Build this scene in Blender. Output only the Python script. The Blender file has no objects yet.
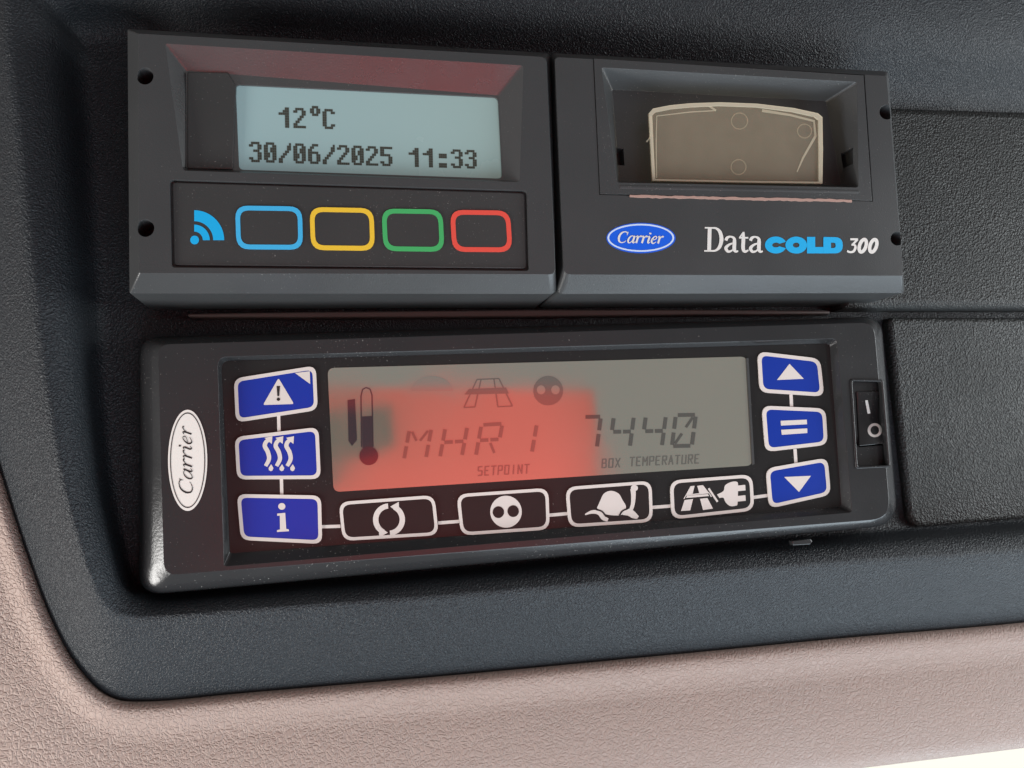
import bpy, bmesh, math, random
from mathutils import Vector, Matrix
random.seed(7)
S = 0.001                      # everything below is designed in millimetres
scene = bpy.context.scene
COL = scene.collection

# ------------------------------------------------------------------ camera
F, CX, CY, D = 800.0, 512.0, 384.0, 210.0     # focal length in pixels, distance of the lens from the console floor
ex = Vector((3688, -154, 800)).normalized()   # console "right" seen by the camera
ey = Vector((-574, -9584, 800)); ey = (ey - ex * ey.dot(ex)).normalized()
ez = ex.cross(ey)                             # console normal
MT = Matrix((ex, ey, ez))                     # camera space -> console space

def P(px, py, z=0.0):
    """point of the console (mm) at height z above its floor, seen at a photograph pixel"""
    d = MT @ Vector(((px - CX) / F, (py - CY) / F, 1.0))
    t = (z - D) / d.z
    return Vector((d.x * t, d.y * t, z))

def W(v):                                     # console mm -> world metres
    return Vector((v[0], -v[2], v[1])) * S

def WD(v):
    return Vector((v[0], -v[2], v[1]))

cam_d = bpy.data.cameras.new('camera'); cam = bpy.data.objects.new('camera', cam_d); COL.objects.link(cam)
cam_d.sensor_width = 36.0; cam_d.lens = F / 1024.0 * 36.0
cam_d.clip_start = 0.005; cam_d.clip_end = 50
r = WD(MT @ Vector((1, 0, 0))); u = WD(MT @ Vector((0, -1, 0))); b = WD(MT @ Vector((0, 0, -1)))
m = Matrix((r, u, b)).transposed().to_4x4(); m.translation = W((0, 0, D))
cam.matrix_world = m
scene.camera = cam

# ------------------------------------------------------------------ world, lamps, exposure
world = bpy.data.worlds.new('World'); scene.world = world; world.use_nodes = True
bg = world.node_tree.nodes['Background']
bg.inputs['Color'].default_value = (1.0, 0.98, 0.96, 1); bg.inputs['Strength'].default_value = 0.30

def lamp(name, pos, aim, sx, sy, watts, color):
    l = bpy.data.lights.new(name, 'AREA'); l.shape = 'RECTANGLE'; l.size = sx * S; l.size_y = sy * S
    l.energy = watts; l.color = color
    o = bpy.data.objects.new(name, l); COL.objects.link(o)
    p, a = W(pos), W(aim)
    o.matrix_world = Matrix.Translation(p) @ (a - p).to_track_quat('-Z', 'Y').to_matrix().to_4x4()
    return o
lamp('windscreen_light', (300, -430, 180), (130, -40, 0), 900, 380, 5.9, (0.76, 0.90, 1.0))
lamp('side_window_light', (-370, -190, 135), (-60, -50, 10), 110, 300, 3.0, (1.0, 0.98, 0.95))
lamp('far_window_light', (500, 20, 165), (0, 10, 10), 150, 220, 1.7, (0.92, 0.98, 1.0))
sp = bpy.data.lights.new('sunbeam', 'SPOT'); sp.energy = 8.2; sp.spot_size = math.radians(75); sp.spot_blend = 0.3
sp.shadow_soft_size = 0.03; sp.color = (1.0, 0.95, 0.88)
so = bpy.data.objects.new('sunbeam', sp); COL.objects.link(so)
p_, a_ = W((150, -330, 60)), W((0, -110, 450))
so.matrix_world = Matrix.Translation(p_) @ (a_ - p_).to_track_quat('-Z', 'Y').to_matrix().to_4x4()

vs = scene.view_settings
vs.view_transform = 'Standard'; vs.look = 'None'; vs.exposure = 0.0; vs.gamma = 1.0; vs.use_curve_mapping = False
scene.render.engine = 'CYCLES'
scene.cycles.use_denoising = True
scene.cycles.max_bounces = 8

# ------------------------------------------------------------------ materials
def lin(c):
    return tuple(((x / 255.0) / 12.92 if x / 255.0 <= 0.04045 else ((x / 255.0 + 0.055) / 1.055) ** 2.4) for x in c)

def mat(name, rgb, rough=0.5, ior=1.45, bump=None, dust=0.0, var=0.0, emit=None, coat=0.0, spec=0.5, dcol=(0.32, 0.31, 0.29),
        dscale=2000.0, dth=0.74):
    """bump = (kind, scale, strength, distance)"""
    M = bpy.data.materials.new(name); M.use_nodes = True
    nt = M.node_tree; N = nt.nodes; L = nt.links
    bs = N['Principled BSDF']
    bs.inputs['Base Color'].default_value = (*rgb, 1); bs.inputs['Roughness'].default_value = rough
    bs.inputs['IOR'].default_value = ior; bs.inputs['Specular IOR Level'].default_value = spec
    if coat: bs.inputs['Coat Weight'].default_value = coat; bs.inputs['Coat Roughness'].default_value = 0.08
    tc = N.new('ShaderNodeTexCoord')
    col = None
    if var:
        nz = N.new('ShaderNodeTexNoise'); nz.inputs['Scale'].default_value = 38; nz.inputs['Detail'].default_value = 6
        L.new(tc.outputs['Object'], nz.inputs['Vector'])
        mx = N.new('ShaderNodeMix'); mx.data_type = 'RGBA'
        mx.inputs['A'].default_value = (*[c * (1 - var) for c in rgb], 1); mx.inputs['B'].default_value = (*[c * (1 + var) for c in rgb], 1)
        L.new(nz.outputs['Fac'], mx.inputs['Factor']); col = mx.outputs['Result']
        # wear: roughness changes slowly over the surface
        mr = N.new('ShaderNodeMapRange'); mr.inputs['From Min'].default_value = 0.3; mr.inputs['From Max'].default_value = 0.7
        mr.inputs['To Min'].default_value = max(0.02, rough - 0.06); mr.inputs['To Max'].default_value = rough + 0.06
        L.new(nz.outputs['Fac'], mr.inputs['Value']); L.new(mr.outputs['Result'], bs.inputs['Roughness'])
    if dust:
        n1 = N.new('ShaderNodeTexNoise'); n1.inputs['Scale'].default_value = dscale; n1.inputs['Detail'].default_value = 2
        n2 = N.new('ShaderNodeTexNoise'); n2.inputs['Scale'].default_value = 45; n2.inputs['Detail'].default_value = 3
        L.new(tc.outputs['Object'], n1.inputs['Vector']); L.new(tc.outputs['Object'], n2.inputs['Vector'])
        ad = N.new('ShaderNodeMath'); ad.operation = 'MULTIPLY_ADD'; ad.inputs[1].default_value = 0.2
        L.new(n2.outputs['Fac'], ad.inputs[0]); L.new(n1.outputs['Fac'], ad.inputs[2])
        mr = N.new('ShaderNodeMapRange'); mr.inputs['From Min'].default_value = dth + 0.055; mr.inputs['From Max'].default_value = dth + 0.10
        mr.inputs['To Max'].default_value = dust
        L.new(ad.outputs[0], mr.inputs['Value'])
        mx = N.new('ShaderNodeMix'); mx.data_type = 'RGBA'
        L.new(mr.outputs['Result'], mx.inputs['Factor']); mx.inputs['B'].default_value = (*dcol, 1)
        if col: L.new(col, mx.inputs['A'])
        else: mx.inputs['A'].default_value = (*rgb, 1)
        col = mx.outputs['Result']
    if col: L.new(col, bs.inputs['Base Color'])
    if emit:
        bs.inputs['Emission Color'].default_value = (*emit[0], 1); bs.inputs['Emission Strength'].default_value = emit[1]
    if bump:
        kind, sc, st, dist = bump
        bp = N.new('ShaderNodeBump'); bp.inputs['Strength'].default_value = st; bp.inputs['Distance'].default_value = dist
        if kind == 'noise':
            nz = N.new('ShaderNodeTexNoise'); nz.inputs['Scale'].default_value = sc; nz.inputs['Detail'].default_value = 2
            L.new(tc.outputs['Object'], nz.inputs['Vector']); L.new(nz.outputs['Fac'], bp.inputs['Height'])
        elif kind == 'grain':
            nz = N.new('ShaderNodeTexNoise'); nz.inputs['Scale'].default_value = sc * 0.7; nz.inputs['Detail'].default_value = 2
            L.new(tc.outputs['Object'], nz.inputs['Vector'])
            wp = N.new('ShaderNodeMix'); wp.data_type = 'VECTOR'; wp.inputs['Factor'].default_value = 0.0012
            L.new(tc.outputs['Object'], wp.inputs['A']); L.new(nz.outputs['Color'], wp.inputs['B'])
            vo = N.new('ShaderNodeTexVoronoi'); vo.feature = 'SMOOTH_F1'; vo.inputs['Scale'].default_value = sc
            vo.inputs['Smoothness'].default_value = 0.6
            L.new(wp.outputs['Result'], vo.inputs['Vector'])
            L.new(vo.outputs['Distance'], bp.inputs['Height'])
        elif kind == 'leather':
            nz = N.new('ShaderNodeTexNoise'); nz.inputs['Scale'].default_value = sc * 0.55; nz.inputs['Detail'].default_value = 3
            L.new(tc.outputs['Object'], nz.inputs['Vector'])
            wp = N.new('ShaderNodeMix'); wp.data_type = 'VECTOR'; wp.inputs['Factor'].default_value = 0.0035
            L.new(tc.outputs['Object'], wp.inputs['A']); L.new(nz.outputs['Color'], wp.inputs['B'])
            vo = N.new('ShaderNodeTexVoronoi'); vo.feature = 'DISTANCE_TO_EDGE'; vo.inputs['Scale'].default_value = sc
            L.new(wp.outputs['Result'], vo.inputs['Vector'])
            mr = N.new('ShaderNodeMapRange'); mr.interpolation_type = 'SMOOTHSTEP'
            mr.inputs['From Max'].default_value = 0.22
            L.new(vo.outputs['Distance'], mr.inputs['Value'])
            n3 = N.new('ShaderNodeTexNoise'); n3.inputs['Scale'].default_value = sc * 2.2; n3.inputs['Detail'].default_value = 3
            L.new(tc.outputs['Object'], n3.inputs['Vector'])
            ad = N.new('ShaderNodeMath'); ad.operation = 'MULTIPLY_ADD'; ad.inputs[1].default_value = 0.55
            L.new(n3.outputs['Fac'], ad.inputs[0]); L.new(mr.outputs['Result'], ad.inputs[2])
            L.new(ad.outputs[0], bp.inputs['Height'])
        L.new(bp.outputs['Normal'], bs.inputs['Normal'])
    return M

M = {}
M['console'] = mat('console grained plastic', (0.0125, 0.0152, 0.0185), 0.46, spec=0.34, bump=('grain', 2100, 0.8, 0.0004), var=0.12, dust=0.25, dth=0.80)
M['cover'] = mat('cover grained plastic', (0.016, 0.0168, 0.0165), 0.5, spec=0.33, bump=('grain', 1700, 0.8, 0.00045), var=0.1, dust=0.2, dth=0.8)
M['beige'] = mat('beige leather grain', (0.262, 0.192, 0.163), 0.62, bump=('leather', 800, 0.55, 0.0004), var=0.06)
M['bezel'] = mat('semi gloss bezel plastic', (0.030, 0.030, 0.031), 0.30, ior=1.95, bump=('noise', 2600, 0.2, 0.0002), var=0.08, dust=0.3, dth=0.77, dscale=2600)
M['case'] = mat('module case plastic', (0.037, 0.038, 0.039), 0.36, bump=('noise', 2600, 0.22, 0.0002), var=0.08, dust=0.45, dth=0.762, dscale=2600)
M['plate'] = mat('keypad foil', (0.030, 0.030, 0.030), 0.40, bump=('noise', 3000, 0.15, 0.0002), var=0.06, dust=0.4, dth=0.76, dscale=2600)
M['housing'] = mat('controller housing plastic', (0.019, 0.019, 0.020), 0.22, bump=('noise', 1500, 0.14, 0.0002), var=0.15, dust=0.45, dth=0.75, dscale=2000)
M['foil'] = mat('controller glossy foil', (0.017, 0.016, 0.016), 0.14, spec=0.28, var=0.1, dust=0.4, dth=0.76, dscale=2200)
M['black'] = mat('black plastic', (0.008, 0.008, 0.008), 0.35)
M['rocker'] = mat('rocker plastic', (0.016, 0.016, 0.017), 0.2, dust=0.4, dth=0.74, dscale=2600)
M['deep'] = mat('deep hole black', (0.003, 0.003, 0.003), 0.7)
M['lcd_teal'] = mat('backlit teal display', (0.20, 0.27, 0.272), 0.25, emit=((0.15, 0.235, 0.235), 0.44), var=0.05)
M['lcd_dot'] = mat('display dots', (0.035, 0.035, 0.028), 0.3, emit=((0.03, 0.03, 0.02), 0.2))
M['lcd_olive'] = mat('unlit olive display', (0.128, 0.121, 0.082), 0.085, ior=4.6, dust=0.25, dth=0.77, dscale=2200, var=0.06)
M['lcd_seg'] = mat('display segments', (0.042, 0.039, 0.032), 0.08, ior=2.5)
M['lcd_seg_soft'] = mat('faint display segments', (0.062, 0.056, 0.043), 0.08, ior=3.1)
M['lcd_tube'] = mat('dark red thermometer print', (0.03, 0.018, 0.022), 0.08, ior=2.4)
M['lcd_bulb'] = mat('red thermometer bulb print', (0.06, 0.012, 0.016), 0.08, ior=2.4)
M['lcd_faint'] = mat('faintest display print', (0.115, 0.105, 0.075), 0.08, ior=4.35)
M['blue'] = mat('blue key', (0.004, 0.026, 0.25), 0.22, var=0.05)
M['ink'] = mat('pale key print', (0.56, 0.50, 0.465), 0.4)
M['sticker'] = mat('silver white sticker', (0.62, 0.58, 0.54), 0.38, var=0.05)
M['inkblack'] = mat('black print', (0.012, 0.012, 0.012), 0.4)
M['white'] = mat('white print', (0.62, 0.60, 0.57), 0.45)
M['badge'] = mat('badge blue print', (0.003, 0.09, 0.60), 0.35)
M['badge_line'] = mat('badge pale line', (0.50, 0.60, 0.78), 0.4)
M['cyan'] = mat('cyan print', (0.004, 0.33, 0.64), 0.4)
M['k_blue'] = mat('light blue outline print', (0.04, 0.35, 0.62), 0.4)
M['k_yellow'] = mat('yellow outline print', (0.68, 0.43, 0.03), 0.4)
M['k_green'] = mat('green outline print', (0.045, 0.33, 0.10), 0.4)
M['k_red'] = mat('red outline print', (0.62, 0.065, 0.045), 0.4)
M['paper'] = mat('thermal paper edge', (0.33, 0.205, 0.17), 0.7)
M['strip'] = mat('painted red reflection strip', (0.065, 0.045, 0.041), 0.5, var=0.2)  # pink imitates a red reflection along the rib
M['shirt'] = mat('red cotton shirt', (0.70, 0.055, 0.05), 0.9)
M['phone'] = mat('grey phone shell', (0.05, 0.05, 0.055), 0.4)
M['sky'] = mat('bright daylight sky', (0, 0, 0), 1.0, spec=0, emit=((1.0, 0.99, 0.88), 1.05))
M['bright'] = mat('worn bare edge', (0.30, 0.31, 0.32), 0.35)

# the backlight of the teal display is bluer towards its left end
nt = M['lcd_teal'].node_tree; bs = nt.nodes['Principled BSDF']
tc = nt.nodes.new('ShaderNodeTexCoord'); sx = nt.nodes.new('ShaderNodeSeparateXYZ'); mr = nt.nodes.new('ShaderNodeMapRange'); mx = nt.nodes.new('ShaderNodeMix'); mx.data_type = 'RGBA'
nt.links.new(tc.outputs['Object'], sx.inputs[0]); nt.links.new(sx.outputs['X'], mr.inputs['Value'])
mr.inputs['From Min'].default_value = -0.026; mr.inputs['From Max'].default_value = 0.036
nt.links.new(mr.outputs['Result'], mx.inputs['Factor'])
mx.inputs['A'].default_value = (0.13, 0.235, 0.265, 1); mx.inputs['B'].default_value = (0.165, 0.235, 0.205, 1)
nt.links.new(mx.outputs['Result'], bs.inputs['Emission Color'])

# see-through flap: clear plastic, yellowed
def flap_mat(name, dens, rgb):
    A = bpy.data.materials.new(name); A.use_nodes = True
    nt = A.node_tree; N = nt.nodes; L = nt.links
    bs = N['Principled BSDF']; bs.inputs['Base Color'].default_value = (*rgb, 1); bs.inputs['Roughness'].default_value = 0.16
    tr = N.new('ShaderNodeBsdfTransparent'); tr.inputs['Color'].default_value = (0.92, 0.86, 0.74, 1)
    mx = N.new('ShaderNodeMixShader')
    tc = N.new('ShaderNodeTexCoord'); nz = N.new('ShaderNodeTexNoise'); nz.inputs['Scale'].default_value = 330; nz.inputs['Detail'].default_value = 5
    L.new(tc.outputs['Object'], nz.inputs['Vector'])
    mr = N.new('ShaderNodeMapRange'); mr.inputs['From Min'].default_value = 0.3; mr.inputs['From Max'].default_value = 0.7
    mr.inputs['To Min'].default_value = dens - 0.01; mr.inputs['To Max'].default_value = dens + 0.01
    L.new(nz.outputs['Fac'], mr.inputs['Value']); L.new(mr.outputs['Result'], mx.inputs['Fac'])
    L.new(tr.outputs[0], mx.inputs[1]); L.new(bs.outputs[0], mx.inputs[2]); L.new(mx.outputs[0], N['Material Output'].inputs['Surface'])
    return A
M['flap'] = flap_mat('yellowed clear plastic', 0.155, (0.62, 0.55, 0.45))
M['flap_rib'] = flap_mat('yellowed clear plastic rib', 0.38, (0.72, 0.65, 0.50))
M['flap_mark'] = flap_mat('yellowed clear plastic ridge', 0.26, (0.62, 0.53, 0.40))
M['flap_edge'] = flap_mat('yellowed clear plastic edge', 0.46, (0.76, 0.69, 0.54))

# ------------------------------------------------------------------ mesh helpers
class MB:
    def __init__(s): s.v = []; s.f = []; s.k = 0
    def lift(s, z): s.k += 1; return z + (s.k % 6) * 0.008      # overlapping prints never share a plane
    def add(s, pts, faces):
        o = len(s.v); s.v += [Vector(p) for p in pts]; s.f += [tuple(i + o for i in f) for f in faces]
    def poly(s, pts): s.add(pts, [tuple(range(len(pts)))])
    def loft(s, loops, cap0=False, cap1=False, closed=True):
        n = len(loops[0]); v = []; f = []
        for l in loops: v += l
        for k in range(len(loops) - 1):
            for i in range(n if closed else n - 1):
                j = (i + 1) % n
                f.append((k * n + i, k * n + j, (k + 1) * n + j, (k + 1) * n + i))
        if cap0: f.append(tuple(range(n)))
        if cap1: f.append(tuple((len(loops) - 1) * n + i for i in range(n)))
        s.add(v, f)
    def sheet(s, px, z, flat=False):
        if not flat: z = s.lift(z)
        s.poly([P(x, y, z) for x, y in px])
    def prism(s, px, z0, z1, top=None):
        a = [P(x, y, z1) for x, y in px]
        b_ = [Vector((p.x, p.y, z0)) for p in a]
        s.loft([b_, a], True, True)
    def ring(s, outer, inner, z, th=0.0):
        a = [P(x, y, z) for x, y in outer]; c = [P(x, y, z) for x, y in inner]
        if th:
            a0 = [Vector((p.x, p.y, z - th)) for p in a]; c0 = [Vector((p.x, p.y, z - th)) for p in c]
            s.loft([a0, a, c, c0])
        else: s.loft([a, c])
    def stroke(s, pts, w, z, smooth=True, cap=True):
        """ribbon in pixel space, laid on height z"""
        z = s.lift(z)
        ws = w if isinstance(w, (list, tuple)) else [w] * len(pts)
        if smooth and len(pts) > 2: pts, ws = curve(pts, ws, 6)
        l = []; rr_ = []
        n = len(pts)
        for i in range(n):
            a = Vector(pts[max(0, i - 1)]); c = Vector(pts[min(n - 1, i + 1)])
            t = (c - a); t = t.normalized() if t.length > 1e-9 else Vector((1, 0))
            nn = Vector((-t.y, t.x)) * ws[i] * 0.5; p = Vector(pts[i])
            l.append(p + nn); rr_.append(p - nn)
        s.loft([[P(q.x, q.y, z) for q in l], [P(q.x, q.y, z) for q in rr_]], closed=False)
    def build(s, name, material, parent=None, smooth=None, sheetlike=False, base=None):
        me = bpy.data.meshes.new(name)
        bm = bmesh.new()
        root = parent
        while root is not None and root.parent is not None: root = root.parent
        off = root['base_mm'] if root is not None else (base or (0, 0, 0))
        off = Vector(off)
        vs_ = [bm.verts.new(W(p - off)) for p in s.v]
        for f in s.f:
            try: bm.faces.new([vs_[i] for i in f])
            except ValueError: pass
        bmesh.ops.remove_doubles(bm, verts=bm.verts, dist=1e-7)
        bmesh.ops.recalc_face_normals(bm, faces=bm.faces)
        if sheetlike:
            bm.normal_update()
            if sum(f.normal.y * f.calc_area() for f in bm.faces) > 0: bmesh.ops.reverse_faces(bm, faces=bm.faces)
        bm.to_mesh(me); bm.free()
        o = bpy.data.objects.new(name, me); COL.objects.link(o)
        if material: me.materials.append(material)
        if parent is not None: o.parent = parent
        elif base: o.location = W(base)
        if smooth is not None: shade(o, smooth)
        return o

def shade(o, ang):
    o.data.set_sharp_from_angle(angle=math.radians(ang))
    for p in o.data.polygons: p.use_smooth = len(p.vertices) <= 4 and p.normal.y > -0.996

def curve(pts, ws, n):
    out = []; wo = []
    m_ = len(pts)
    for i in range(m_ - 1):
        p0 = pts[max(0, i - 1)]; p1 = pts[i]; p2 = pts[i + 1]; p3 = pts[min(m_ - 1, i + 2)]
        for k in range(n):
            t = k / n
            out.append(tuple(0.5 * ((2 * p1[d]) + (-p0[d] + p2[d]) * t + (2 * p0[d] - 5 * p1[d] + 4 * p2[d] - p3[d]) * t * t
                       + (-p0[d] + 3 * p1[d] - 3 * p2[d] + p3[d]) * t ** 3) for d in range(len(p1))))
            wo.append(ws[i] * (1 - t) + ws[i + 1] * t)
    out.append(tuple(pts[-1])); wo.append(ws[-1])
    return out, wo

def rr(c, r, n=5):
    """rounded polygon through corners c; r one radius or one per corner (pixels)"""
    k = len(c); rs = r if isinstance(r, (list, tuple)) else [r] * k
    out = []
    for i in range(k):
        a, p, d = Vector(c[i - 1]), Vector(c[i]), Vector(c[(i + 1) % k])
        q = rs[i]
        s0 = p + (a - p).normalized() * min(q, (a - p).length * 0.49); s1 = p + (d - p).normalized() * min(q, (d - p).length * 0.49)
        for j in range(n + 1):
            t = j / n
            e = s0 * (1 - t) ** 2 + p * 2 * t * (1 - t) + s1 * t * t
            # pull toward a true arc
            out.append((e.x, e.y))
    return out

def inset(c, w):
    """corners of a polygon moved inwards by w pixels"""
    k = len(c); out = []
    ar = sum(c[i][0] * c[(i + 1) % k][1] - c[(i + 1) % k][0] * c[i][1] for i in range(k))
    sg = 1 if ar > 0 else -1
    for i in range(k):
        a, p, d = Vector(c[i - 1]), Vector(c[i]), Vector(c[(i + 1) % k])
        t0 = (p - a).normalized(); t1 = (d - p).normalized()
        n0 = Vector((-t0.y, t0.x)) * sg; n1 = Vector((-t1.y, t1.x)) * sg
        bi = (n0 + n1); bi = bi / max(0.2, bi.length_squared) * 2
        q = p + bi * w
        out.append((q.x, q.y))
    return out

def circ(cx, cy, rx, ry=None, n=28, a0=0, a1=360):
    ry = ry or rx
    full = abs(a1 - a0) >= 360
    return [(cx + rx * math.cos(math.radians(a0 + (a1 - a0) * i / (n if full else n - 1))),
             cy + ry * math.sin(math.radians(a0 + (a1 - a0) * i / (n if full else n - 1)))) for i in range(n)]

def thing(name, label, cat, base, group=None):
    o = bpy.data.objects.new(name, None); COL.objects.link(o)
    o.empty_display_size = 0.01
    o.location = W(base); o['base_mm'] = [float(x) for x in base]
    tag(o, label, cat, group)
    return o

def tag(o, label=None, cat=None, group=None, kind=None):
    if label: o['label'] = label
    if cat: o['category'] = cat
    if group: o['group'] = group
    if kind: o['kind'] = kind
    return o

def cut(o, cutters):
    for c in cutters:
        md = o.modifiers.new('cut', 'BOOLEAN'); md.operation = 'DIFFERENCE'; md.solver = 'EXACT'; md.object = c
    bpy.context.view_layer.update()
    dg = bpy.context.evaluated_depsgraph_get()
    me = bpy.data.meshes.new_from_object(o.evaluated_get(dg))
    o.modifiers.clear(); old = o.data; nm = old.name; o.data = me; bpy.data.meshes.remove(old); me.name = nm
    for c in cutters:
        d_ = c.data; bpy.data.objects.remove(c); bpy.data.meshes.remove(d_)

def bevel(o, w, seg=2, ang=28):
    md = o.modifiers.new('bevel', 'BEVEL'); md.width = w * S; md.segments = seg; md.limit_method = 'ANGLE'; md.angle_limit = math.radians(ang)
    md.use_clamp_overlap = True; md.harden_normals = False
    bpy.context.view_layer.update()
    dg = bpy.context.evaluated_depsgraph_get()
    me = bpy.data.meshes.new_from_object(o.evaluated_get(dg))
    o.modifiers.clear(); old = o.data; o.data = me; bpy.data.meshes.remove(old)
    shade(o, 35)

def cutter(open_px, z1, floor_px, z0, over=4.0):
    a = [P(x, y, z1) for x, y in open_px]; c = [P(x, y, z0) for x, y in floor_px]
    k = over / (z1 - z0)
    t = [p + (p - q) * k for p, q in zip(a, c)]
    mb = MB(); mb.loft([c, a, t], True, True)
    return mb.build('cutter', None)

def straight_cutter(px, z0, z1, zref):
    a = [P(x, y, zref) for x, y in px]
    mb = MB(); mb.loft([[Vector((p.x, p.y, z0)) for p in a], [Vector((p.x, p.y, z1)) for p in a]], True, True)
    return mb.build('cutter', None)

# ------------------------------------------------------------------ lettering
def letters(mb, text, font, org, ux, uy, z, adv=None, bold=1.0, slant=0.0):
    """strokes of each glyph; org baseline start (px), ux/uy = vectors (px) of one unit along and up"""
    x = 0.0
    ux, uy, org = Vector(ux), Vector(uy), Vector(org)
    wu = uy.length
    for ch in text:
        if ch == ' ': x += 0.5; continue
        a, strokes = font[ch]
        for st in strokes:
            pts, w = st[0], st[1]
            sm = st[2] if len(st) > 2 else True
            q = [org + ux * (x + p[0] + slant * p[1]) + uy * p[1] for p in pts]
            ws = [k * wu * bold for k in (w if isinstance(w, (list, tuple)) else [w] * len(pts))]
            mb.stroke([(p.x, p.y) for p in q], ws, z, sm)
        x += a if adv is None else adv

ITAL = {
 'C': (0.80, [([(.72, .72), (.66, .92), (.45, .98), (.20, .84), (.07, .50), (.14, .14), (.36, .01), (.58, .07), (.70, .20)], [.05, .08, .08, .13, .17, .14, .08, .06, .04]),
              ([(.75, .98), (.71, .68)], [.07, .03], False)]),
 'a': (0.66, [([(.50, .52), (.38, .63), (.20, .55), (.08, .30), (.11, .06), (.24, .01), (.40, .16), (.50, .42)], [.06, .06, .10, .14, .12, .07, .06, .06]),
              ([(.56, .64), (.50, .30), (.49, .08), (.56, .01), (.68, .12)], [.14, .15, .13, .08, .04])]),
 'r': (0.48, [([(.02, .54), (.12, .62), (.17, .50), (.12, .0)], [.04, .1, .15, .15]), ([(.15, .28), (.28, .54), (.40, .62), (.48, .56)], [.05, .07, .12, .16])]),
 'i': (0.34, [([(.03, .54), (.13, .62), (.17, .50), (.12, .14), (.18, .01), (.30, .12)], [.04, .1, .15, .14, .09, .04]), ([(.19, .94), (.19, .80)], .16, False)]),
 'e': (0.52, [([(.10, .29), (.34, .36), (.44, .50), (.36, .63), (.20, .55), (.08, .28), (.12, .06), (.26, .0), (.46, .14)], [.05, .06, .08, .07, .09, .15, .13, .08, .04])]),
}
SERIF = {
 'D': (0.80, [([(.20, .97), (.20, .03)], .155, False), ([(.0, .97), (.34, .97)], .06, False), ([(.0, .03), (.34, .03)], .06, False),
              ([(.25, .965), (.46, .95), (.62, .80), (.69, .50), (.62, .20), (.46, .05), (.25, .035)], [.06, .08, .14, .165, .14, .08, .06])]),
 'a': (0.58, [([(.07, .46), (.12, .57), (.26, .62), (.40, .55), (.42, .40), (.42, .12), (.48, .02), (.58, .04)], [.13, .12, .07, .11, .15, .15, .1, .06]),
              ([(.42, .37), (.22, .30), (.08, .16), (.16, .02), (.30, .04), (.42, .16)], [.05, .09, .14, .11, .07, .05])]),
 't': (0.42, [([(.20, .82), (.20, .50), (.20, .14), (.28, .02), (.42, .08)], [.07, .15, .15, .11, .05]), ([(.02, .58), (.40, .58)], .07, False), ([(.04, .58), (.20, .80)], [.05, .07], False)]),
}
FAT = {
 'C': (1.08, [(circ(.55, .5, .33, .30, 25, 27, 333), .43)]),
 'O': (1.08, [(circ(.56, .5, .34, .30, 33, 0, 359.9), .43)]),
 'L': (0.86, [([(.26, 1.0), (.26, .0)], .42, False), ([(.1, .175), (.88, .175)], .36, False)]),
 'D': (1.12, [([(.24, 1.0), (.24, .0)], .42, False), ([(.1, .81), (.56, .81), (.80, .70), (.85, .5), (.80, .30), (.56, .19), (.1, .19)], .40)]),
}
NUM = {
 '3': (0.72, [([(.06, .93), (.60, .93)], .14, False), ([(.58, .93), (.30, .56)], .14, False), ([(.24, .56), (.46, .54), (.57, .36), (.50, .12), (.28, .06), (.04, .14)], [.12, .14, .18, .17, .14, .13])]),
 '0': (0.74, [(circ(.33, .5, .23, .42, 31, 0, 359.9), .235)]),
}
def seg_font():
    f = {}
    def g(ch, *lines): f[ch] = (0.82, [(l, .13, False) for l in lines])
    g('S', [(.55, .95), (.08, .95)], [(.06, .98), (.06, .50)], [(.08, .52), (.55, .52)], [(.55, .55), (.55, .05)], [(.55, .05), (.06, .05)])
    g('E', [(.08, 1), (.08, 0)], [(.08, .95), (.58, .95)], [(.08, .52), (.48, .52)], [(.08, .05), (.58, .05)])
    g('T', [(.0, .95), (.64, .95)], [(.32, .95), (.32, 0)])
    g('P', [(.08, 1), (.08, 0)], [(.08, .95), (.55, .95)], [(.55, .98), (.55, .45)], [(.55, .48), (.08, .48)])
    g('O', [(.08, 1), (.08, 0)], [(.08, .95), (.55, .95)], [(.55, 1), (.55, 0)], [(.55, .05), (.08, .05)])
    g('I', [(.32, 1), (.32, 0)])
    g('N', [(.08, 1), (.08, 0)], [(.08, .95), (.55, .05)], [(.55, 1), (.55, 0)])
    g('B', [(.08, 1), (.08, 0)], [(.08, .95), (.5, .95)], [(.52, .95), (.52, .55)], [(.5, .52), (.08, .52)], [(.55, .5), (.55, .05)], [(.55, .05), (.08, .05)])
    g('X', [(.05, 1), (.58, 0)], [(.58, 1), (.05, 0)])
    g('M', [(.05, 1), (.05, 0)], [(.05, .95), (.32, .4)], [(.32, .4), (.60, .95)], [(.60, 1), (.60, 0)])
    g('R', [(.08, 1), (.08, 0)], [(.08, .95), (.55, .95)], [(.55, .98), (.55, .5)], [(.55, .52), (.08, .52)], [(.3, .5), (.58, 0)])
    g('A', [(.05, 0), (.30, 1)], [(.30, 1), (.58, 0)], [(.12, .35), (.5, .35)])
    g('U', [(.08, 1), (.08, 0)], [(.55, 1), (.55, 0)], [(.55, .05), (.08, .05)])
    return f
SMALL = seg_font()

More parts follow.
